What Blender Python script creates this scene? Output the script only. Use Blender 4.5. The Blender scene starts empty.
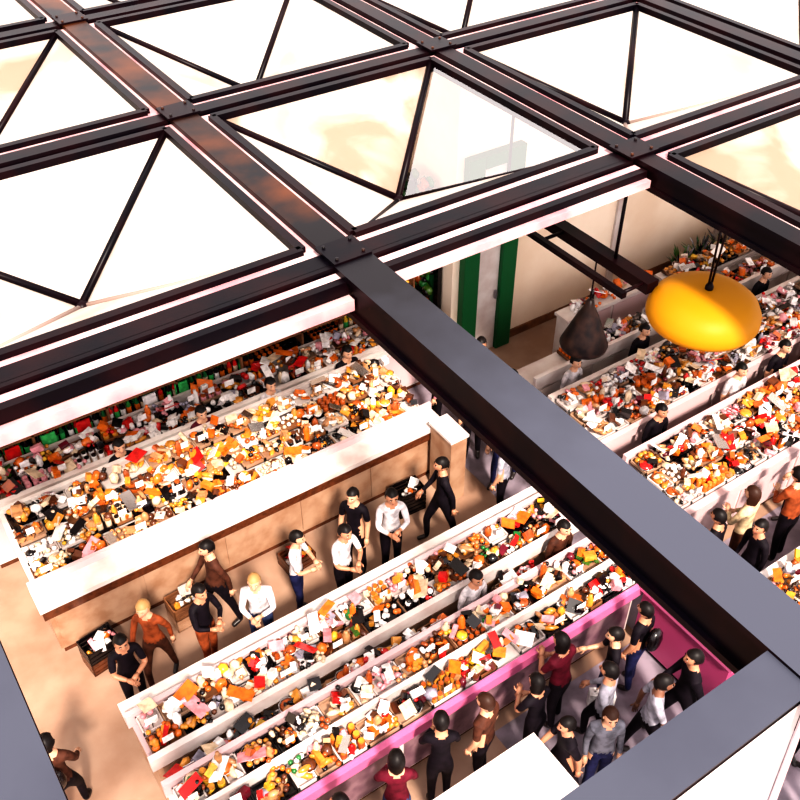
import bpy, math, random
from mathutils import Vector, Matrix
random.seed(7)
R=random.random
U=random.uniform
scene=bpy.context.scene
try:
    scene.view_settings.view_transform='Standard'
    scene.view_settings.exposure=0.6
    for lk in ('High Contrast','Standard - High Contrast','Medium High Contrast'):
        try:
            scene.view_settings.look=lk; print('LOOK',lk); break
        except Exception: pass
except Exception: pass

# ---------------- materials ----------------
MC={}
def mat(name,col,rough=0.5,metal=0.0,var=0.0,scale=8.0,col2=None,spec=0.5,bump=0.0):
    if name in MC: return MC[name]
    m=bpy.data.materials.new(name); m.use_nodes=True
    nt=m.node_tree; b=nt.nodes['Principled BSDF']
    b.inputs['Base Color'].default_value=(*col,1)
    b.inputs['Roughness'].default_value=rough
    b.inputs['Metallic'].default_value=metal
    b.inputs['Specular IOR Level'].default_value=spec
    if col2 is not None or var>0:
        if col2 is None: col2=tuple(c*(1-var) for c in col)
        tc=nt.nodes.new('ShaderNodeTexCoord'); n=nt.nodes.new('ShaderNodeTexNoise')
        n.inputs['Scale'].default_value=scale; n.inputs['Detail'].default_value=5
        r=nt.nodes.new('ShaderNodeValToRGB')
        r.color_ramp.elements[0].position=0.35; r.color_ramp.elements[0].color=(*col2,1)
        r.color_ramp.elements[1].position=0.6; r.color_ramp.elements[1].color=(*col,1)
        nt.links.new(tc.outputs['Object'],n.inputs['Vector'])
        nt.links.new(n.outputs['Fac'],r.inputs['Fac'])
        nt.links.new(r.outputs['Color'],b.inputs['Base Color'])
    MC[name]=m
    return m
def mat_frost(name,col,col2,thr,tr=(.9,.84,.78)):
    m=bpy.data.materials.new(name); m.use_nodes=True; nt=m.node_tree
    for n in list(nt.nodes): nt.nodes.remove(n)
    o=nt.nodes.new('ShaderNodeOutputMaterial'); d=nt.nodes.new('ShaderNodeBsdfDiffuse'); t=nt.nodes.new('ShaderNodeBsdfTranslucent')
    g=nt.nodes.new('ShaderNodeBsdfGlossy'); g.inputs['Roughness'].default_value=0.3
    mx=nt.nodes.new('ShaderNodeMixShader'); mx.inputs[0].default_value=0.3
    mg=nt.nodes.new('ShaderNodeMixShader'); mg.inputs[0].default_value=0.04
    tc=nt.nodes.new('ShaderNodeTexCoord'); n=nt.nodes.new('ShaderNodeTexNoise'); n.inputs['Scale'].default_value=0.8; n.inputs['Detail'].default_value=7; n.inputs['Distortion'].default_value=1.2
    r=nt.nodes.new('ShaderNodeValToRGB')
    r.color_ramp.elements[0].position=thr; r.color_ramp.elements[0].color=(*col2,1)
    r.color_ramp.elements[1].position=thr+0.14; r.color_ramp.elements[1].color=(*col,1)
    L=nt.links.new
    L(tc.outputs['Object'],n.inputs['Vector']); L(n.outputs['Fac'],r.inputs['Fac'])
    L(r.outputs['Color'],d.inputs['Color']); t.inputs['Color'].default_value=(*tr,1)
    L(d.outputs[0],mx.inputs[1]); L(t.outputs[0],mx.inputs[2]); L(mx.outputs[0],mg.inputs[1]); L(g.outputs[0],mg.inputs[2]); L(mg.outputs[0],o.inputs['Surface'])
    MC[name]=m; return m
def mat_glass(name):
    m=bpy.data.materials.new(name); m.use_nodes=True; nt=m.node_tree
    for n in list(nt.nodes): nt.nodes.remove(n)
    o=nt.nodes.new('ShaderNodeOutputMaterial'); t=nt.nodes.new('ShaderNodeBsdfTransparent'); t.inputs[0].default_value=(.97,.95,.92,1)
    g=nt.nodes.new('ShaderNodeBsdfGlossy'); g.inputs['Roughness'].default_value=0.05
    mx=nt.nodes.new('ShaderNodeMixShader'); mx.inputs[0].default_value=0.3
    nt.links.new(t.outputs[0],mx.inputs[1]); nt.links.new(g.outputs[0],mx.inputs[2]); nt.links.new(mx.outputs[0],o.inputs['Surface'])
    MC[name]=m; return m

BLK=mat('black_steel',(.002,.0012,.003),.36,0.0,col2=(.009,.002,.003),scale=2.2,spec=.1)
BRN=mat('brown_reflection_steel',(.003,.002,.003),.38,0,col2=(.08,.022,.005),scale=1.1,spec=.14)  # brown-orange reflections mottled into the steel's base colour
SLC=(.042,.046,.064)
SLT=mat('slate_sky_tone',SLC,.5,0,col2=(.034,.037,.053),scale=1.2,spec=.25)  # grey of reflected sky on beam tops, put into the base colour
def sky_fade(name):  # painted sky reflection: slate at the near end, fading to black along Y
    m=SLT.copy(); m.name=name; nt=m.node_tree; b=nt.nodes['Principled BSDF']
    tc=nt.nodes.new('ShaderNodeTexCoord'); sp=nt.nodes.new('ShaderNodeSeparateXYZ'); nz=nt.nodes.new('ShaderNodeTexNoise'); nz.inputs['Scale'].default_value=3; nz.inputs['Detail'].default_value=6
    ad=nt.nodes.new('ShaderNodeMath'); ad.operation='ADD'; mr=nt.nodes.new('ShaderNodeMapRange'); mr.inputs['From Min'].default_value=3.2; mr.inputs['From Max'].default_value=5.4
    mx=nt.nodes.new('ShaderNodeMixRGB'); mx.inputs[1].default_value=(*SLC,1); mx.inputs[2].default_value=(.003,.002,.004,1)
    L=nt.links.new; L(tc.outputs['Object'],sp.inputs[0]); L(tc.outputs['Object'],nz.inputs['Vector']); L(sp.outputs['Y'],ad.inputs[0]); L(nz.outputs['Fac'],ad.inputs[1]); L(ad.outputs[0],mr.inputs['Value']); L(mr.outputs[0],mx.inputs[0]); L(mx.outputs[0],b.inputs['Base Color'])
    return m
SKYFADE=sky_fade('slate_sky_fade')
GUT=mat('gutter_white',(.46,.34,.34),.5,0,col2=(.34,.17,.19),scale=1.6,spec=.2)
FROST=mat_frost('frosted_panel',(.40,.375,.35),(.33,.275,.235),.34)
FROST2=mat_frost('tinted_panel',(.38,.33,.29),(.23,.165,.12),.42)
GLASS=mat_glass('clear_glass')
WALL=mat('cream_plaster',(.8,.68,.56),.8,0,col2=(.7,.55,.42),scale=.8)
FLOOR=mat('beige_stone_floor',(.31,.21,.155),.6,0,col2=(.24,.145,.10),scale=1.5,spec=.3)
GFLOOR=mat('grey_tile_floor',(.24,.2,.24),.5,0,col2=(.12,.1,.12),scale=2.5)
WHT=mat('white_laminate',(.58,.53,.51),.35,0,col2=(.46,.38,.36),scale=3)
PNKW=mat('pink_white',(.50,.36,.37),.4)
WOOD=mat('brown_wood',(.2,.085,.035),.5,0,col2=(.1,.04,.018),scale=4)
TAN=mat('tan_wood',(.34,.215,.145),.5,0,col2=(.25,.135,.08),scale=4)
MAG=mat('magenta_panel',(.34,.05,.14),.4)
PNK=mat('pink_panel',(.5,.12,.25),.4)
GPK=mat('greyish_pink_panel',(.2,.12,.14),.4,0,col2=(.1,.05,.07),scale=5)
GRN=mat('green_paint',(.01,.09,.03),.45,spec=.2)
STEEL=mat('grey_steel',(.3,.28,.3),.35,.7)

P={ 'orange':(.62,.14,.014),'red':(.5,.012,.012),'gold':(.52,.22,.03),'yellow':(.6,.36,.03),'cream':(.62,.48,.34),
 'white':(.76,.72,.71),'brown':(.1,.03,.012),'dark':(.005,.003,.004),'green':(.02,.16,.035),'pink':(.62,.27,.3),
 'rust':(.34,.075,.014),'tan':(.44,.22,.1),'wine':(.12,.008,.02),'grey':(.28,.26,.32),'leaf':(.05,.12,.015),'blue':(.05,.06,.2),'magenta':(.4,.02,.17),'bottle':(.006,.1,.03),'label':(.05,.4,.11)}
for k,c in P.items():
    mat('goods_'+k,c,.22,0,var=.4,scale=14)
mat('goods_silver',(.75,.73,.74),.18,1.0)
G=lambda k:MC['goods_'+k]

# ---------------- mesh builder ----------------
import bmesh
def ico(sub):
    bm=bmesh.new(); bmesh.ops.create_icosphere(bm,subdivisions=sub,radius=1)
    v=[tuple(x.co) for x in bm.verts]; f=[tuple(y.index for y in x.verts) for x in bm.faces]; bm.free(); return v,f
ICO1=ico(1); ICO2=ico(2); ICO3=ico(3)
class MB:
    def __init__(s): s.v=[];s.f=[];s.m=[];s.sm=[];s.mats=[]
    def mi(s,m):
        if m not in s.mats: s.mats.append(m)
        return s.mats.index(m)
    def add(s,vs,fs,m,smooth=False):
        o=len(s.v); s.v.extend(vs); k=s.mi(m)
        for f in fs: s.f.append(tuple(i+o for i in f)); s.m.append(k); s.sm.append(smooth)
    def box(s,x0,x1,y0,y1,z0,z1,m,rz=0,top=None):
        cx,cy=(x0+x1)/2,(y0+y1)/2; c,sn=math.cos(rz),math.sin(rz)
        vs=[]
        for z in(z0,z1):
            for x,y in((x0,y0),(x1,y0),(x1,y1),(x0,y1)):
                dx,dy=x-cx,y-cy; vs.append((cx+dx*c-dy*sn,cy+dx*sn+dy*c,z))
        s.add(vs,[(0,3,2,1),(0,1,5,4),(1,2,6,5),(2,3,7,6),(3,0,4,7)],m)
        s.add(vs[4:],[(0,1,2,3)],top or m)
    def cbox(s,x,y,z,w,d,h,m,rz=0): s.box(x-w/2,x+w/2,y-d/2,y+d/2,z,z+h,m,rz)
    def tbox(s,x,y,z,w,d,h,m,M):
        vs=[]
        for c in(-.5,.5):
            for a,b_ in((-.5,-.5),(.5,-.5),(.5,.5),(-.5,.5)):
                q=M@Vector((a*w,b_*d,c*h)); vs.append((x+q.x,y+q.y,z+q.z))
        s.add(vs,[(0,3,2,1),(0,1,5,4),(1,2,6,5),(2,3,7,6),(3,0,4,7),(4,5,6,7)],m)
    def ball(s,x,y,z,rx,ry,rz,m,geo=ICO2,yaw=0):
        c,sn=math.cos(yaw),math.sin(yaw)
        s.add([(x+vx*rx*c-vy*ry*sn,y+vx*rx*sn+vy*ry*c,z+vz*rz) for vx,vy,vz in geo[0]],geo[1],m,True)
    def lathe(s,x,y,prof,m,n=8,smooth=True,cap=True):
        vs=[];fs=[]
        for (r,z) in prof:
            for i in range(n):
                a=2*math.pi*i/n; vs.append((x+r*math.cos(a),y+r*math.sin(a),z))
        for k in range(len(prof)-1):
            for i in range(n):
                j=(i+1)%n; fs.append((k*n+i,k*n+j,(k+1)*n+j,(k+1)*n+i))
        if cap: fs.append(tuple((len(prof)-1)*n+i for i in range(n)))
        s.add(vs,fs,m,smooth)
    def tube(s,pts,rad,m,n=6,smooth=True):
        pts=[Vector(p) for p in pts]
        if not isinstance(rad,(list,tuple)): rad=[rad]*len(pts)
        vs=[];fs=[]
        for k,p in enumerate(pts):
            d=(pts[min(k+1,len(pts)-1)]-pts[max(k-1,0)]).normalized()
            if abs(d.z)<.9: a=d.cross(Vector((0,0,1))).normalized()
            else: a=d.cross(Vector((0,1,0))).normalized()
            b=d.cross(a)
            for i in range(n):
                t=2*math.pi*i/n; q=p+(a*math.cos(t)+b*math.sin(t))*rad[k]; vs.append(tuple(q))
        for k in range(len(pts)-1):
            for i in range(n):
                j=(i+1)%n; fs.append((k*n+i,k*n+j,(k+1)*n+j,(k+1)*n+i))
        fs.append(tuple(range(n))[::-1]); fs.append(tuple((len(pts)-1)*n+i for i in range(n)))
        s.add(vs,fs,m,smooth)
    def beam(s,a,b,w,h,m,top=None):
        a=Vector(a);b=Vector(b);d=(b-a).normalized(); sd=d.cross(Vector((0,0,1))).normalized(); up=sd.cross(d)
        vs=[]
        for p in(a,b):
            for i,j in((-1,-1),(1,-1),(1,0),(-1,0)): vs.append(tuple(p+sd*i*w/2+up*(j*h)))
        s.add(vs,[(0,1,2,3),(4,7,6,5),(0,4,5,1),(1,5,6,2),(3,7,4,0)],m); s.add([vs[2],vs[6],vs[7],vs[3]],[(0,1,2,3)],top or m)
    def obj(s,name,parent=None,bevel=0,loc=None,rz=0,scale=1):
        me=bpy.data.meshes.new(name); me.from_pydata(s.v,[],s.f)
        for m in s.mats: me.materials.append(m)
        me.polygons.foreach_set('material_index',s.m); me.polygons.foreach_set('use_smooth',s.sm); me.update()
        o=bpy.data.objects.new(name,me); scene.collection.objects.link(o)
        if parent: o.parent=parent
        if loc: o.location=loc
        o.rotation_euler[2]=rz; o.scale=(scale,)*3
        if bevel:
            b=o.modifiers.new('bevel','BEVEL'); b.width=bevel; b.segments=2; b.limit_method='ANGLE'
        return o
def empty(name,loc=(0,0,0)):
    e=bpy.data.objects.new(name,None); scene.collection.objects.link(e); e.location=loc; e.empty_display_size=.2; return e

# ---------------- room ----------------
b=MB(); b.box(-14,45,-10,45,-.1,0,FLOOR); b.obj('floor')
b=MB(); b.box(3.9,6.1,-4,3.95,.0,.006,GFLOOR); b.box(6.1,7.08,-4,9.3,.0,.006,GFLOOR); b.box(7.08,16,3.4,4.4,.0,.006,GFLOOR); b.obj('floor_walkway')
b=MB(); b.box(-14,7.3,11.2,11.4,0,4.6,WALL); b.obj('wall_back')
b=MB(); b.box(7.3,7.5,9.6,11.2,0,4.6,WALL); b.obj('wall_return')
b=MB(); b.box(7.3,32,9.4,9.6,0,4.6,WALL)
for k in range(8): b.box(10.6+2.7*k,10.75+2.7*k,9.36,9.4,0,4.6,WHT)
b.obj('wall_market')
b=MB(); b.box(8.5,32,9.37,9.395,0,.15,WOOD); b.obj('baseboard_market')
b=MB()
b.box(7.42,7.7,9.26,9.395,0,3.5,GRN); b.box(8.14,8.42,9.26,9.395,0,3.5,GRN); b.box(7.7,8.14,9.26,9.395,2.3,2.55,GRN); b.box(7.7,8.14,9.26,9.395,3.3,3.5,GRN)
b.box(7.7,8.14,9.33,9.395,0,3.3,WHT); b.cbox(8.08,9.3,1.0,.04,.05,.14,STEEL)
b.obj('door_1',bevel=.01)
b=MB()
for k in range(9):
    y=9.62+.17*k
    b.box(7.2,7.27,y,y+.1,0,2.8,GRN if k%2 else G('dark'))
for k in range(280):
    b.ball(7.13+U(-.06,.03),U(9.65,11.05),U(.1,3.1),U(.03,.09),U(.05,.12),U(.04,.12),G(random.choice(['leaf','green','dark','rust','dark'])),ICO1)
b.obj('green_climbing_plant')

# ---------------- roof space frame ----------------
H=4.0; CZ=9.5; ZB=CZ-H
XS=[3.2+3.11*i for i in range(-2,9)]
XS[1]=-.2
YS=[5.51+3.09*j for j in range(0,9)]
roof=empty('steel_roof_grid')
def ibeam(bm,a,b_,w,h,m,top=None):
    a=Vector(a);b_=Vector(b_)
    bm.beam(a,b_,w,.05,m,top)
    bm.beam(a-Vector((0,0,.05)),b_-Vector((0,0,.05)),w*.8,h-.1,m)
    bm.beam(a-Vector((0,0,h-.05)),b_-Vector((0,0,h-.05)),w,.05,m)
b=MB()
for i,x in enumerate(XS):
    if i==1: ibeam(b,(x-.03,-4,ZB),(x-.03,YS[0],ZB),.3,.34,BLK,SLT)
    if i==2: ibeam(b,(x,-3,ZB+.02),(x,YS[0],ZB+.02),.34,.36,BLK,SKYFADE)
    y0=YS[0] if i<3 else 2.4
    wd=.27 if i==2 else .2
    ibeam(b,(x,y0,ZB+.015),(x,YS[-1],ZB+.015),wd,.24,BRN if i==2 else BLK)
    for y in YS:
        b.box(x-.17,x+.17,y-.15,y+.15,ZB+.02,ZB+.04,BLK)
        for dx in(-.12,.12):
            for dy in(-.1,.1): b.lathe(x+dx,y+dy,[(.015,ZB+.04),(.015,ZB+.055)],BRN,6)
b.obj('long_beams',roof)
b=MB()
for j,y in enumerate(YS):
    ibeam(b,(XS[0],y,ZB),(XS[-1],y,ZB),.17,.24,BLK)
ibeam(b,(XS[3],2.4,ZB),(XS[-1],2.4,ZB),.17,.24,BLK)
b.obj('cross_beams',roof)
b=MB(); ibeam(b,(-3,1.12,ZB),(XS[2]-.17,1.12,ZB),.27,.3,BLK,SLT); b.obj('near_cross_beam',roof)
b=MB(); b.beam((XS[3],4.98,ZB-1.14),(XS[3],7.3,ZB-1.14),.15,.12,BLK)
b.beam((5.95,5.0,ZB-1.14),(5.95,7.3,ZB-1.14),.06,.06,BLK)
for y in(5.5,7.2): b.tube([(XS[3],y,ZB-.2),(XS[3],y,ZB-1.15)],.018,BLK)
for y in(5.05,6.2,7.2): b.tube([(XS[3],y,ZB-1.17),(5.95,y,ZB-1.17)],.02,BLK)
b.obj('truss_lower_chord',roof)
SEAM=mat('pane_seam',(.28,.2,.17),.6)
def pyr(bm,x0,x1,y0,y1,clear=False,tint=False):
    g=.11; e=.13
    z=ZB-.04
    gx0,gx1,gy0,gy1=x0+g,x1-g,y0+g,y1-g
    ax0,ax1,ay0,ay1=gx0+e,gx1-e,gy0+e,gy1-e
    bm['g'].box(gx0,gx1,gy0,ay0,z-.06,z,GUT); bm['g'].box(gx0,gx1,ay1,gy1,z-.06,z,GUT)
    bm['g'].box(gx0,ax0,ay0,ay1,z-.06,z,GUT); bm['g'].box(ax1,gx1,ay0,ay1,z-.06,z,GUT)
    c=[(ax0,ay0,z),(ax1,ay0,z),(ax1,ay1,z),(ax0,ay1,z)]; ap=((x0+x1)/2,(y0+y1)/2,ZB-.74)
    for k in range(4):
        p,q=c[k],c[(k+1)%4]
        m=FROST
        if clear and k==1: m=GLASS
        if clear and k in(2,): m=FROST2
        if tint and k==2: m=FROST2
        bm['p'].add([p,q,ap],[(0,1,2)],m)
        bm['f'].beam((p[0],p[1],z+.05),(q[0],q[1],z+.05),.075,.12,BLK)
        if k in(2,3): bm['f'].tube([(p[0],p[1],z+.02),(ap[0],ap[1],ap[2]+.03)],.036,BLK,6)
        else: bm['f'].tube([(p[0],p[1],z-.02),(ap[0],ap[1],ap[2]+.01)],.024,BLK if clear else SEAM,6)
    bm['f'].ball(ap[0],ap[1],ap[2],.07,.07,.07,BLK)
bm={'g':MB(),'p':MB(),'f':MB()}
for j in range(len(YS)-1):
    for i in range(len(XS)-1):
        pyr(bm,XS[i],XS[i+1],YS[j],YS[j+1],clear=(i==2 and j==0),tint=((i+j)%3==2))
for i in range(3,len(XS)-1): pyr(bm,XS[i],XS[i+1],2.4,YS[0],tint=(i==3))
bm['g'].obj('gutters',roof); bm['p'].obj('skylight_pyramids',roof); bm['f'].obj('glazing_bars',roof)
b=MB(); b.box(XS[0],XS[3]-.12,5.27,5.36,ZB-.1,ZB-.04,GUT); b.box(XS[0],XS[3]-.12,5.38,5.43,ZB-.1,ZB-.0,BLK)
b.box(XS[0],XS[3]-.12,5.2,5.27,ZB-.14,ZB-.03,BLK)
b.box(XS[0],XS[2]-.15,5.12,5.2,ZB-.25,ZB-.15,GUT); b.box(XS[2]+.15,XS[3]-.12,5.14,5.2,ZB-.17,ZB-.1,GUT)
b.obj('white_fascia',roof)
b=MB(); z=ZB-.03
b.add([(1.5,.98,z),(2.98,.98,z),(2.3,.7,z),(1.5,.34,z),(1.5,.98,z-.04),(2.98,.98,z-.04),(2.3,.7,z-.04),(1.5,.34,z-.04)],[(3,2,1,0),(4,5,6,7),(0,1,5,4),(1,2,6,5),(2,3,7,6),(3,0,4,7)],WHT)
b.tube([(3.0,.97,z+.03),(2.3,.68,z+.03),(1.5,.32,z+.03)],.015,PNKW)
b.obj('white_roof_panel',roof)

# ---------------- lamps ----------------
LX,LY,LZ=6.60,4.56,4.25
YEL=mat('yellow_enamel',(.37,.165,.004),.5,0,spec=.15)
lamp=empty('yellow_pendant_lamp',(LX,LY,LZ))
b=MB()
prof=[(.0,.0),(.25,-.02),(.44,-.03),(.51,.0),(.54,.06),(.535,.14),(.49,.23),(.4,.3),(.27,.345),(.12,.36),(.05,.36)]
prof=[(r,z*1.0-.2) for r,z in prof]
b.lathe(0,0,prof,YEL,48)
b.obj('shade',lamp)
b=MB(); b.lathe(0,0,[(.04,.15),(.04,.19),(.02,.23),(.0,.24)],BLK,16)
b.tube([(.02,0,.22),(.06,.0,1.15)],.011,BLK); b.tube([(-.02,0,.22),(-.06,0,1.15)],.011,BLK)
b.beam((6.31-LX,0,ZB-.12-LZ),(6.75-LX,0,ZB-.12-LZ),.06,.06,BLK)
b.obj('cords',lamp)
PX,PY,PZ=6.3,5.73,3.42
pl=empty('dark_pendant_lamp',(PX,PY,PZ))
b=MB(); b.lathe(0,0,[(.0,-.27),(.2,-.27),(.255,-.3),(.265,-.26),(.2,-.1),(.12,.1),(.06,.22),(.04,.3),(.0,.32)],mat('dark_enamel',(.003,.002,.003),.4,0,col2=(.02,.01,.008),scale=6,spec=.15),28)
b.obj('shade',pl)
b=MB(); b.tube([(0,0,.3),(0,0,.93)],.009,BLK); b.ball(0,0,-.27,.08,.08,.06,G('cream')); b.obj('cord',pl)

# ---------------- goods ----------------
def rotm(): return Matrix.Rotation(U(0,3.1),3,'Z')@Matrix.Rotation(U(-.6,.6),3,'X')@Matrix.Rotation(U(-.5,.5),3,'Y')
def tray(bm,x,y,z,w,d,kind,cols,crate):
    t=.015;h=.05
    bm.box(x,x+w,y,y+d,z,z+.012,crate)
    bm.box(x,x+w,y,y+t,z,z+h,crate);bm.box(x,x+w,y+d-t,y+d,z,z+h,crate);bm.box(x,x+t,y,y+d,z,z+h,crate);bm.box(x+w-t,x+w,y,y+d,z,z+h,crate)
    c1=random.choice(cols); c2=random.choice(cols)
    if kind=='fruit':
        r=U(.028,.045); nx=max(1,int((w-.04)/(2*r))); ny=max(1,int((d-.04)/(2*r)))
        for i in range(nx):
            for j in range(ny):
                px=x+.02+(i+.5)*(w-.04)/nx; py=y+.02+(j+.5)*(d-.04)/ny
                mound=.09*math.sin(math.pi*(i+.5)/nx)*math.sin(math.pi*(j+.5)/ny)
                bm.ball(px+U(-.014,.014),py+U(-.014,.014),z+r+mound+U(0,.03),r,r,r*U(.85,1.05),G(c1 if R()<.65 else c2),ICO1 if R()<.5 else ICO2)
    elif kind=='pack':
        for k in range(int(w*d/.005)):
            bm.tbox(U(x+.05,x+w-.05),U(y+.04,y+d-.04),z+U(.03,.14),U(.05,.13),U(.04,.09),U(.01,.05),G(random.choice(cols)),rotm())
    elif kind=='jar':
        r=U(.03,.042); nx=int(w/(2.2*r)); ny=max(1,int(d/(2.2*r))); hh=U(.08,.16)
        for i in range(nx):
            for j in range(ny):
                px=x+(i+.5)*w/nx; py=y+(j+.5)*d/ny
                bm.lathe(px,py,[(r*.9,z+.01),(r,z+.02),(r,z+hh*.8),(r*.8,z+hh*.88)],G(c1),7)
                bm.lathe(px,py,[(r*.85,z+hh*.86),(r*.85,z+hh)],G(c2),7,False)
    elif kind=='bread':
        for k in range(int(w*d/.007)):
            bm.ball(U(x+.06,x+w-.06),U(y+.05,y+d-.05),z+U(.03,.13),U(.05,.1),U(.025,.04),U(.025,.04),G(random.choice([c1,'tan','gold','cream'])),ICO1 if R()<.5 else ICO2,U(0,3.1))
    elif kind=='leaf':
        for k in range(int(w*d/.0035)):
            a=U(0,6.28); bm.ball(U(x+.04,x+w-.04),U(y+.04,y+d-.04),z+U(.03,.14),U(.03,.06),U(.015,.035),U(.015,.04),G(random.choice([c1,c2,c1,'dark'])),ICO1,a)
    elif kind=='bottle':
        r=.036; nx=int(w/(2.3*r)); ny=max(1,int(d/(2.5*r)))
        for i in range(nx):
            cc=random.choice(cols)
            for j in range(ny):
                px=x+(i+.5)*w/nx; py=y+(j+.5)*d/ny
                bm.lathe(px,py,[(r,z+.01),(r,z+.17),(r*.4,z+.22),(r*.36,z+.28),(r*.42,z+.29)],G(cc),7)
                bm.lathe(px,py,[(r*1.04,z+.04),(r*1.04,z+.14)],G(random.choice(['cream','orange','label','label','white'])),7,False,False)
def clutter(bm,x0,x1,y0,y1,z,n,cols):
    for k in range(n):
        x,y=U(x0,x1),U(y0,y1); c=G(random.choice(random.choice(cols))); t=R()
        if t<.3: bm.tbox(x,y,z+U(.03,.16),U(.05,.16),U(.04,.11),U(.02,.12),c,rotm())
        elif t<.44: bm.tbox(x,y,z+U(.08,.2),U(.12,.28),U(.08,.16),.008,G(random.choice(['white','silver','cream','pink','dark','orange','white','red'])),rotm())
        elif t<.53:
            r=U(.03,.045); h=U(.1,.24); bm.lathe(x,y,[(r,z),(r,z+h*.75),(r*.5,z+h*.85),(r*.5,z+h)],c,7)
        elif t<.62:
            r=U(.06,.1); bm.lathe(x,y,[(r*.6,z),(r,z+.06),(r*.95,z+.06)],G(random.choice(['white','silver'])),10,True,False); bm.ball(x,y,z+.05,r*.85,r*.85,.04,c)
        elif t<.75: bm.ball(x,y,z+.06,U(.04,.09),U(.04,.08),U(.06,.11),c,ICO1,U(0,3))
        else:
            for q in range(5): bm.ball(x+U(-.07,.07),y+U(-.07,.07),z+U(.02,.1),.03,.03,.028,c,ICO1)
def fill(bm,x0,x1,y0,y1,z,cols,kinds,rise=.0,crates=None,dens=.97,cl=14):
    crates=crates or [WHT,TAN,G('dark'),WOOD,WHT]
    rows=max(1,round((y1-y0)/.27)); rd=(y1-y0)/rows
    for r in range(rows):
        x=x0
        while x<x1-.15:
            w=min(U(.18,.4),x1-x)
            if R()<dens: tray(bm,x+.004,y0+r*rd+.004,z+r*rise,w-.008,rd-.008,random.choice(kinds),random.choice(cols),random.choice(crates))
            if R()<.4:
                px=x+w/2; py=y0+r*rd+.02; zz=z+r*rise; q=U(.04,.07)
                bm.box(px-q,px+q,py,py+.006,zz+.13,zz+.22,G('white')); bm.box(px-.004,px+.004,py,py+.006,zz,zz+.13,G('dark'))
            x+=w
        clutter(bm,x0+.05,x1-.05,y0+r*rd+.03,y0+(r+1)*rd-.03,z+r*rise+.04,int((x1-x0)*cl),cols)
def counter(bm,x0,x1,y0,y1,h,side,front,edge,plinth=None):
    plinth=plinth or G('brown')
    bm.box(x0+.06,x1-.06,y0+.06,y1-.06,0,.1,plinth)
    bm.box(x0+.03,x1-.03,y0+.03,y1-.03,.1,h-.05,side)
    n=max(2,int((x1-x0)/1.0))
    for k in range(n):
        a=x0+.05+(x1-x0-.1)*k/n; bb=x0+.05+(x1-x0-.1)*(k+1)/n
        bm.box(a+.03,bb-.03,y0+.01,y0+.03,.15,h-.1,front)
    bm.box(x0,x1,y0,y1,h-.05,h,edge)
WARM=[['gold','orange','tan'],['orange','rust','gold'],['brown','rust','tan'],['gold','yellow','cream'],['cream','white','tan'],['brown','dark','rust'],['orange','cream','white'],['dark','brown','gold'],['gold','dark','cream']]
MIX=[['red','orange','white'],['white','cream','pink'],['dark','brown','wine'],['orange','gold','rust'],['leaf','green','yellow'],['pink','white','red'],['silver','white','dark'],['cream','orange','white'],['white','grey','dark'],['dark','red','orange'],['white','gold','dark'],['white','grey','pink'],['white','cream','orange']]
PINKS=[['pink','white','red'],['white','cream','pink'],['rust','orange','cream'],['red','wine','white'],['white','grey','pink'],['orange','gold','white'],['dark','brown','white'],['rust','white','pink'],['dark','white','orange'],['orange','silver','white'],['gold','orange','red']]
K1=['fruit','bread','pack','pack','jar','leaf']; K2=['pack','pack','fruit','jar','leaf','bread']
def stall(name,build):
    e=empty(name); b=MB(); g=MB(); build(b,g); b.obj('counter',e); g.obj('goods_display',e); return e
def sA1(b,g):
    counter(b,.35,5.7,7.5,8.85,.93,TAN,TAN,WHT)
    b.box(.3,5.75,7.42,7.74,.93,1.0,WHT); b.box(.32,5.72,7.44,7.49,.78,.93,G('brown'))
    b.box(.3,5.75,7.74,7.79,.93,1.1,PNKW)
    b.box(.35,5.7,8.82,8.88,.93,1.28,WHT)
    fill(g,.4,5.65,7.81,8.82,.96,WARM,K1,.07)
    b.box(5.5,5.75,6.95,7.4,0,1.1,TAN); b.box(5.48,5.77,6.93,7.42,1.1,1.14,WHT)
def sA2(b,g):
    counter(b,.1,6.85,9.15,10.0,.93,WHT,PNKW,WHT)
    b.box(.1,6.85,9.1,9.18,.93,1.12,WHT)
    fill(g,.1,6.8,9.2,9.66,1.02,MIX+PINKS,K2,.07)
    b.box(.1,6.85,9.66,9.7,.93,1.2,WHT)
    b.box(.1,6.85,10.0,10.04,.0,2.3,G('dark'))
    for zz in(1.1,1.42,1.74,2.06): b.box(.1,6.85,9.72,10.0,zz-.03,zz,WOOD)
    for k in range(8): b.box(.1+k*.96,.13+k*.96,9.72,10.0,.93,2.3,WOOD)
    for zz in(1.1,1.42,1.74,2.06):
        x=.15
        while x<6.6:
            w=.42
            if x<4.2: tray(g,x,9.74,zz,w,.24,'bottle' if R()<.75 else 'pack',['bottle','green','dark','dark','bottle','red'],G('dark'))
            else: tray(g,x,9.74,zz,w,.24,random.choice(['bottle','jar','pack']),random.choice([['orange','gold','dark'],['brown','gold','yellow'],['red','dark','orange']]),G('dark'))
            if x<4.2 and R()<.4: g.tbox(x+.2,9.73,zz+.15,.18,.02,.2,G(random.choice(['label','label','cream','white','red'])),Matrix.Identity(3))
            x+=.45
stall('grocery_stall',sA1); stall('bottle_stall',sA2)
def sB1(b,g):
    counter(b,.62,6.0,5.08,5.8,.93,TAN,TAN,PNKW)
    b.box(.58,6.04,5.68,5.86,.93,1.02,WHT); b.box(.58,6.04,5.6,5.66,.93,1.12,PNKW)
    fill(g,.66,5.96,5.14,5.6,.97,WARM+MIX,K1,.05)
    b.box(.6,6.0,5.06,5.13,.9,1.08,WHT)
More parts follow.
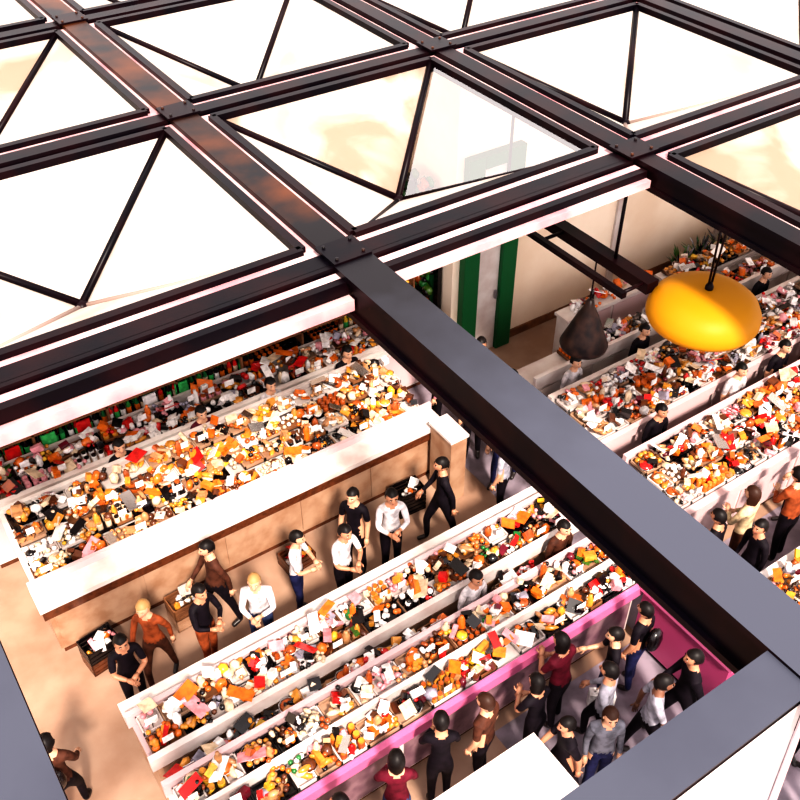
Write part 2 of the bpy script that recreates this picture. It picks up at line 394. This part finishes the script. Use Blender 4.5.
def sB2(b,g):
    counter(b,.62,6.0,4.06,4.78,.93,WHT,GPK,WHT)
    b.box(.6,6.04,4.0,4.07,.84,.98,PNK); b.box(.6,6.02,4.38,4.43,.93,1.12,WHT); b.box(.6,6.02,4.74,4.8,.93,1.14,PNKW)
    fill(g,.66,5.96,4.09,4.37,.95,MIX+WARM,K2,cl=18); fill(g,.66,5.96,4.45,4.73,1.02,WARM+MIX,K1,cl=18)
    fill(g,.7,3.95,4.84,5.0,.84,WARM+MIX,K2,cl=18); b.box(.7,3.95,4.83,5.02,.0,.84,TAN)
    fill(g,4.65,5.2,4.84,5.0,.84,MIX,K2); b.box(4.65,5.2,4.83,5.02,.0,.84,TAN)
stall('pastry_stall',sB1); stall('fruit_stall',sB2)
def sR1(b,g):
    counter(b,7.1,16,5.95,6.9,.93,WHT,PNKW,WHT)
    b.box(7.05,16,5.9,5.98,.9,1.04,PNKW); b.box(7.1,16,6.86,6.94,.93,1.16,WHT)
    fill(g,7.15,16,6.0,6.85,.98,PINKS,K2,.05)
def sR2(b,g):
    counter(b,7.1,16,4.5,5.5,.93,WHT,PNKW,WHT)
    b.box(7.05,16,4.44,4.54,.88,1.02,PNKW); b.box(7.1,16,5.46,5.52,.93,1.2,PNKW)
    fill(g,7.15,16,4.56,5.45,.98,PINKS+MIX[:4]+WARM[:3],K2,.05)
def sR3(b,g):
    counter(b,7.2,16,7.35,7.8,.93,WHT,WHT,WHT); b.box(7.2,16,7.3,7.36,.93,1.14,WHT)
    fill(g,8.0,16,7.4,7.77,.95,PINKS,K2,cl=10)
    counter(b,8.6,10.5,8.2,8.5,1.0,WHT,PNKW,WHT); clutter(g,8.7,10.4,8.24,8.46,1.0,24,PINKS)
def sR4(b,g):
    counter(b,6.9,14,2.2,3.35,.93,WHT,WOOD,WHT); b.box(6.85,14,3.3,3.4,.9,1.0,WHT)
    fill(g,6.95,14,2.25,3.3,.96,MIX+PINKS+WARM,K2,.0)
def sR5(b,g):
    counter(b,10.7,17,8.0,8.45,.93,WHT,WHT,WHT); fill(g,10.8,17,8.02,8.42,.95,PINKS+WARM,K2,.04)
stall('sweets_stall',sR1);stall('fabric_stall',sR2);stall('butcher_counter',sR3);stall('spice_stall',sR4);stall('snack_stall',sR5)
b=MB(); b.box(5.98,6.4,2.75,3.98,0.1,.96,MAG); b.box(5.93,6.45,2.7,4.0,.96,1.02,PNK); b.box(6.02,6.36,2.8,3.94,0,.1,G('dark')); b.obj('pink_counter')
b=MB(); b.box(2.6,3.85,2.3,3.35,.86,.92,WHT)
for x,y in((2.68,2.38),(3.77,2.38),(2.68,3.27),(3.77,3.27)): b.lathe(x,y,[(.03,0),(.025,.86)],STEEL,8)
b.obj('white_table',bevel=.01)
def crate_stack(x,y,n,yaw):
    b=MB()
    for k in range(n):
        z=k*.2; m=random.choice([WOOD,G('brown'),G('dark'),TAN])
        b.box(-.2,.2,-.14,.14,z,z+.02,m)
        for q in(0,.07,.14):
            b.box(-.2,.2,-.14,-.125,z+q,z+q+.05,m);b.box(-.2,.2,.125,.14,z+q,z+q+.05,m);b.box(-.2,-.185,-.14,.14,z+q,z+q+.05,m);b.box(.185,.2,-.14,.14,z+q,z+q+.05,m)
        for cx in(-.185,.185):
            for cy in(-.125,.125): b.box(cx-.012,cx+.012,cy-.012,cy+.012,z,z+.195,m)
    clutter(b,-.13,.13,-.08,.08,n*.2-.14,9,WARM+MIX)
    b.obj('stock_crate_stack',None,0,(x,y,0),yaw)
for x,n in((.75,2),(1.8,2),(3.3,1),(5.0,2)): crate_stack(x,7.2,n,U(-.15,.15))
def plant(x,y,h,s):
    b=MB(); b.lathe(x,y,[(.12*s,0),(.19*s,.3*s),(.2*s,.32*s),(.17*s,.32*s),(.16*s,.27*s)],G('brown'),14)
    for k in range(90):
        a=U(0,6.28); e=U(.8,1.45); L=h*U(.4,1); c=(math.cos(a)*math.cos(e),math.sin(a)*math.cos(e),math.sin(e))
        p0=Vector((x,y,.28*s)); p1=p0+Vector(c)*L*.6; p2=p1+Vector((c[0]*L*.3,c[1]*L*.3,c[2]*L*.15))
        sd=Vector((-math.sin(a),math.cos(a),0))*.03*s
        m=G(random.choice(['leaf','grey','dark','dark','green','cream']))
        b.add([tuple(p0),tuple(p1+sd),tuple(p1-sd),tuple(p2)],[(0,1,2),(1,3,2)],m)
    b.obj('potted_plant')
for px_ in(11.9,12.4,12.95,13.5,14.1): plant(px_,8.9,U(.65,.85),.8)

# ---------------- people ----------------
SK=[mat('skin_a',(.36,.17,.1),.5),mat('skin_b',(.45,.25,.16),.5),mat('skin_c',(.14,.06,.035),.5)]
HR=[mat('hair_black',(.005,.003,.003),.5,spec=.2),mat('hair_brown',(.03,.011,.006),.5,spec=.2),mat('hair_grey',(.2,.18,.17),.6),mat('hair_blonde',(.28,.16,.06),.6)]
LIPS=mat('lips',(.3,.07,.06),.4); EYE=mat('eye_white',(.6,.6,.58),.3); SHOE=mat('shoe_leather',(.015,.01,.01),.4)
POSES={
'hang':[((.195,-.01,1.12),(.2,.07,.88)),((.195,-.01,1.12),(.2,.07,.88))],
'reach':[((.2,.16,1.18),(.14,.36,1.12)),((.2,.14,1.16),(.15,.33,1.09))],
'fold':[((.205,.1,1.14),(.05,.24,1.17)),((.205,.1,1.14),(.07,.22,1.1))],
'carry':[((.195,.0,1.12),(.205,.08,.88)),((.2,.1,1.13),(.16,.3,1.1))],
'walk':[((.195,-.1,1.13),(.2,-.12,.89)),((.195,.1,1.14),(.17,.26,.98))],
}
def person(x,y,yaw,top,bot,skin=0,hair=0,pose='hang',h=1.7,longh=False,short=None,lean=None,name='market_shopper',extra=None):
    if short is None: short=R()<.4
    if lean is None: lean=U(0,.09) if pose in('fold','reach') else U(0,.03)
    if hair==1 and R()<.3: hair=3
    s=h/1.86; wd=U(.92,1.1)
    sk=SK[skin]; hm=HR[hair]
    J={};E=[]
    def j(n,p,r): J[n]=(Vector(p),(r[0]*wd,r[1]*wd))
    ld=lean
    stride=.17 if pose=='walk' else .03
    j('pel',(0,0,.95),(.135,.1)); j('waist',(0,ld*.15,1.08),(.112,.088)); j('chest',(0,ld*.5,1.3),(.135,.1)); j('upch',(0,ld*.7,1.4),(.1,.08)); j('neck',(0,ld*.85+.0,1.47),(.052,.052)); j('hb',(0,ld+.015,1.56),(.05,.05))
    for sd,S in((-1,'L'),(1,'R')):
        e,w=POSES[pose][0 if sd<0 else 1]
        j('sh'+S,(sd*.155,ld*.65,1.39),(.058,.058)); j('el'+S,(sd*e[0],e[1]+ld*.6,e[2]),(.041,.041)); j('wr'+S,(sd*w[0],w[1]+ld*.7,w[2]),(.028,.028))
        f=sd*stride
        j('hip'+S,(sd*.08,f*.2,.87),(.088,.092)); j('kn'+S,(sd*.09,f+.03,.49),(.057,.057)); j('an'+S,(sd*.095,f*1.2-.02,.1),(.04,.04)); j('to'+S,(sd*.11,f*1.2+.13,.045),(.043,.035))
        E+= [('upch','sh'+S),('sh'+S,'el'+S),('el'+S,'wr'+S),('pel','hip'+S),('hip'+S,'kn'+S),('kn'+S,'an'+S),('an'+S,'to'+S)]
    E+=[('pel','waist'),('waist','chest'),('chest','upch'),('upch','neck'),('neck','hb')]
    names=list(J); me=bpy.data.meshes.new('tmp'); me.from_pydata([J[n][0] for n in names],[(names.index(a),names.index(c)) for a,c in E],[])
    ob=bpy.data.objects.new('tmp',me); scene.collection.objects.link(ob)
    ob.modifiers.new('s','SKIN')
    sv=me.skin_vertices[0].data
    for i,n in enumerate(names): sv[i].radius=J[n][1]; sv[i].use_root=(n=='pel')
    ss=ob.modifiers.new('ss','SUBSURF'); ss.levels=2; ss.render_levels=2
    dg=bpy.context.evaluated_depsgraph_get(); ev=ob.evaluated_get(dg).to_mesh()
    V=[v.co.copy() for v in ev.vertices]; F=[tuple(p.vertices) for p in ev.polygons]
    ob.evaluated_get(dg).to_mesh_clear(); bpy.data.objects.remove(ob)
    segs=[(a,c,J[a][0],J[c][0]) for a,c in E]
    b=MB(); bym={}
    for f in F:
        c=sum((V[i] for i in f),Vector())/len(f)
        best=None;bd=9
        for a,d,pa,pb in segs:
            ab=pb-pa; t=max(0,min(1,(c-pa).dot(ab)/ab.length_squared)); dist=(c-(pa+ab*t)).length
            if dist<bd: bd=dist;best=(a,d,t)
        a,d,t=best
        if d[:2]=='to' : m=SHOE
        elif d[:2]=='an': m=SHOE if t>.9 else bot
        elif d[:2] in('kn','hi'): m=bot
        elif d[:2]=='wr': m=sk if short or t>.85 else top
        elif d[:2]=='el': m=top if (not short or t<.75) else sk
        elif d in('neck','hb'): m=sk if (d=='hb' or t>.5) else top
        elif c.z<.96: m=bot
        else: m=top
        bym.setdefault(m,[]).append(f)
    b.v.extend([tuple(v) for v in V])
    for m,fs in bym.items():
        k=b.mi(m)
        for f in fs: b.f.append(f); b.m.append(k); b.sm.append(True)
    for S,sd in(('L',-1),('R',1)):
        w=J['wr'+S][0]; d=(w-J['el'+S][0]).normalized(); side=d.cross(Vector((0,0,1))); side=side.normalized() if side.length>.2 else Vector((0,1,0))
        if pose in('hang',) or d.z<-.8: side=Vector((0,1,0))
        side=(side-d*side.dot(d)).normalized(); up=side.cross(d)
        b.tube([w-d*.01,w+d*.03,w+d*.085],[.026,.036,.034],sk,8)
        for q in range(4):
            L=[.07,.08,.075,.058][q]; r0=w+d*.08+side*(-.027+.018*q)
            b.tube([r0,r0+d*L*.55+up*-.008,r0+d*L*.9+up*-.028],[.0095,.0085,.006],sk,5)
        r0=w+d*.03+side*-.03; b.tube([r0,r0+side*-.028+d*.03,r0+side*-.034+d*.06],[.012,.01,.007],sk,5)
    hc=Vector((0,ld+.03,1.625)); vs=[]
    for vx,vy,vz in ICO3[0]:
        jaw=1-.28*max(0,-vz)*(1 if vy>-.2 else .6)
        px,py,pz=vx*.077*jaw,vy*.095*(1-.12*max(0,-vz)),vz*.115
        if vy>.85 and abs(vx)<.2 and -.35<vz<.12: py+=.02
        if vy>.6 and .05<vz<.25 and .25<abs(vx)<.5: py-=.008
        vs.append((hc.x+px,hc.y+py,hc.z+pz))
    b.add(vs,ICO3[1],sk,True)
    for sd in(-1,1):
        b.ball(hc.x+sd*.03,hc.y+.078,hc.z+.012,.013,.01,.008,EYE,ICO1); b.ball(hc.x+sd*.03,hc.y+.087,hc.z+.012,.006,.004,.006,HR[0],ICO1)
        b.ball(hc.x+sd*.078,hc.y-.005,hc.z-.005,.01,.02,.032,sk,ICO1)
        b.cbox(hc.x+sd*.03,hc.y+.085,hc.z+.03,.034,.01,.007,hm)
    b.ball(hc.x,hc.y+.084,hc.z-.052,.024,.009,.008,LIPS,ICO1)
    vs=[];keep=[]
    for vx,vy,vz in ICO3[0]:
        k=1.1+.05*math.sin(vx*9+vz*7)*.4
        px,py,pz=vx*.083*k,vy*.1*k-.008,vz*.12*k
        if longh and vz<0 and vy<.2: pz*=1.9; px*=1.05
        vs.append((hc.x+px,hc.y+py,hc.z+.006+pz))
    for f in ICO3[1]:
        cx=sum(ICO3[0][i][0] for i in f)/3;cy=sum(ICO3[0][i][1] for i in f)/3;cz=sum(ICO3[0][i][2] for i in f)/3
        if cy>.25 and cz<.5: continue
        if not longh and (cz<-.45 or (abs(cx)>.75 and cz<0.05)): continue
        if longh and cy>.1 and cz<.1: continue
        keep.append(f)
    b.add(vs,keep,hm,True)
    if extra=='bag':
        w=J['wrL'][0]; bx,by,bz=w.x-.02,w.y,w.z-.12
        b.box(bx-.06,bx+.06,by-.16,by+.16,bz-.3,bz,G('white')); b.tube([(bx,by-.1,bz),(bx,by,bz+.1),(bx,by+.1,bz)],.008,G('white'))
    if extra=='backpack': b.ball(0,-.17,1.22,.14,.09,.2,G('dark'),ICO2)
    return b.obj(name,None,0,(x,y,0),yaw,s)
C=lambda n,c,r=.7:mat('cloth_'+n,c,r,0,var=.5,scale=11,spec=.15)
cw=C('white',(.56,.52,.54)); cb=C('black',(.008,.005,.009)); cg=C('grey',(.13,.13,.16)); cr=C('red',(.4,.025,.02)); cbl=C('navy',(.015,.017,.06)); cd=C('denim',(.04,.06,.14)); cc=C('cream',(.5,.38,.24)); co=C('orange',(.5,.13,.02)); cp=C('pink',(.5,.2,.26)); cbr=C('brown',(.07,.025,.015)); lg=C('lightgrey',(.3,.29,.34)); cwi=C('wine',(.1,.008,.02)); crs=C('rust',(.25,.06,.02))
PI=math.pi
V_='market_vendor'
for (x,y,yw,t,bo,sk,hr,po) in [(4.2,6.4,2.8,cw,cb,0,0,'fold'),(3.45,6.28,3.3,cw,cb,0,0,'fold'),(2.95,6.5,3.9,cw,cbl,1,0,'fold'),(2.35,6.25,2.6,cw,cd,1,1,'fold'),(1.75,6.4,3.5,cb,crs,0,0,'fold'),(3.85,6.65,2.2,cb,cb,1,0,'hang'),(5.0,6.45,1.2,cb,cb,0,0,'walk'),(.85,6.35,3.1,cb,cb,0,0,'fold'),(1.22,6.55,2.4,crs,cbr,1,1,'walk'),(2.1,6.85,1.6,cbr,cb,1,0,'walk')]:
    person(x,y,yw,t,bo,sk,hr,po,U(1.54,1.66))
person(-.15,5.55,-.4,cbr,cb,1,0,'walk',1.6,extra='backpack')
for x,t in[(1.9,cb),(4.0,cw),(5.2,cb),(3.0,cwi)]: person(x,9.0,PI,t,cb,1,0,'hang',1.6,name=V_)
for (x,y,t,bo,sk,hr,po,l) in [(1.35,3.65,cr,cb,1,1,'fold',False),(1.8,3.5,cb,cb,0,0,'fold',False),(2.4,3.6,cwi,cd,1,0,'fold',True),(2.95,3.66,cb,cb,0,0,'fold',False),(4.02,3.5,cb,cb,0,0,'fold',True),(2.12,3.1,cw,cb,0,0,'hang',False),(1.5,3.1,cbr,cb,1,1,'hang',False),(3.45,3.62,cbr,cb,1,1,'hang',False),(.95,3.5,cb,cd,0,0,'fold',False)]:
    person(x,y,U(-.8,.8),t,bo,sk,hr,po,U(1.52,1.66),longh=l)
person(4.3,4.94,PI,cw,cb,0,0,'hang',1.58,name=V_)
person(5.55,4.94,PI,cbr,cb,1,0,'hang',1.58,name=V_)
for (x,y,yw,t,bo,sk,hr,po,l,ex) in [
 (5.45,2.85,1.0,cb,cb,0,0,'walk',False,'bag'),(4.65,3.2,.4,lg,cb,0,0,'walk',False,None),(4.35,2.9,2.6,cg,cbl,1,1,'hang',True,None),
 (5.05,3.5,.9,cb,cd,1,0,'carry',False,'bag'),(5.1,2.4,2.2,crs,cd,1,1,'walk',False,None),(4.5,3.68,.1,cwi,cb,0,0,'fold',True,None),
 (4.3,2.2,-.6,cb,cbr,1,1,'walk',False,None),(5.65,2.1,.4,cw,cd,1,2,'walk',False,None),(5.5,3.55,.2,cb,cbl,0,0,'hang',False,'backpack'),
 (4.95,2.85,4.,lg,cb,2,0,'walk',False,None),(4.7,2.4,1.,cbr,cb,1,0,'hang',True,None),(6.75,3.9,0,cb,cb,0,0,'hang',False,None),(4.0,3.05,1.2,cb,cb,0,0,'walk',False,None),
 (6.25,1.6,.2,cb,cb,0,0,'walk',False,None),(5.9,1.3,2.6,co,cb,1,0,'hang',False,None),(6.4,1.05,1.6,cg,cb,1,0,'walk',False,None),(6.05,.8,1.,cb,cb,0,0,'walk',True,'bag'),(6.4,2.1,3.,cw,cb,1,1,'walk',False,None),(5.6,.9,.3,cr,cb,1,1,'walk',False,None),
 (5.9,6.35,.5,lg,cb,1,2,'hang',False,None),(6.35,6.85,2.,cg,cbl,1,1,'walk',False,None),(6.4,5.7,1.3,cw,cb,0,0,'walk',False,'bag'),(6.3,7.5,2.4,cr,cb,1,0,'hang',False,None),
 (6.75,6.2,2.9,lg,cg,0,0,'walk',True,None),(6.8,7.3,.4,crs,cb,1,0,'walk',False,None),(6.2,8.2,1.,cp,cb,1,1,'hang',True,None),(6.7,5.0,0.,cb,cb,1,0,'walk',False,None),(6.5,4.55,2.,cbr,cb,1,0,'walk',False,None),
 (7.1,3.95,.2,cb,cb,0,0,'fold',False,None),(7.65,4.0,.1,cc,cbr,1,1,'fold',True,None),(8.35,3.85,-.2,crs,cb,1,0,'fold',False,None),(9.0,4.05,.9,cbr,cb,1,1,'walk',False,None),(9.7,3.9,.2,cw,cb,1,0,'walk',False,None),(7.4,3.65,1.4,cb,cb,0,0,'hang',False,None),
 (6.85,8.1,2.4,cb,cb,0,0,'hang',False,None)]:
    person(x,y,yw,t,bo,sk,hr,po,U(1.54,1.68),longh=l,extra=ex)
for x,t in[(7.9,cb),(9.4,cw),(10.3,cb),(11.0,cbr),(12.6,cb)]: person(x,5.72,PI+U(-.3,.3),t,cb,random.choice([0,1]),0,'hang',1.6,name=V_)
for x,t in[(7.7,cw),(9.0,cb),(10.4,cp),(11.6,cb)]: person(x,7.12,PI,t,cb,1,0,'hang',1.56,name=V_)

# ---------------- light ----------------
w=bpy.data.worlds.new('world'); scene.world=w; w.use_nodes=True
bg=w.node_tree.nodes['Background']; bg.inputs['Color'].default_value=(1,.92,.91,1); bg.inputs['Strength'].default_value=1.5
sd=bpy.data.lights.new('sun','SUN'); sd.energy=5.4; sd.angle=.12; sd.color=(1,.88,.77)
so=bpy.data.objects.new('sun',sd); scene.collection.objects.link(so)
so.rotation_euler=Vector((.28,.92,-1)).to_track_quat('-Z','Y').to_euler()

cd_=bpy.data.cameras.new('camera'); cam=bpy.data.objects.new('camera',cd_); scene.collection.objects.link(cam)
cam.location=(0,0,CZ); cam.rotation_euler=(math.radians(49.1),0,math.radians(-34.1)); cd_.sensor_width=36; cd_.lens=42.93; cd_.clip_end=200
scene.camera=cam
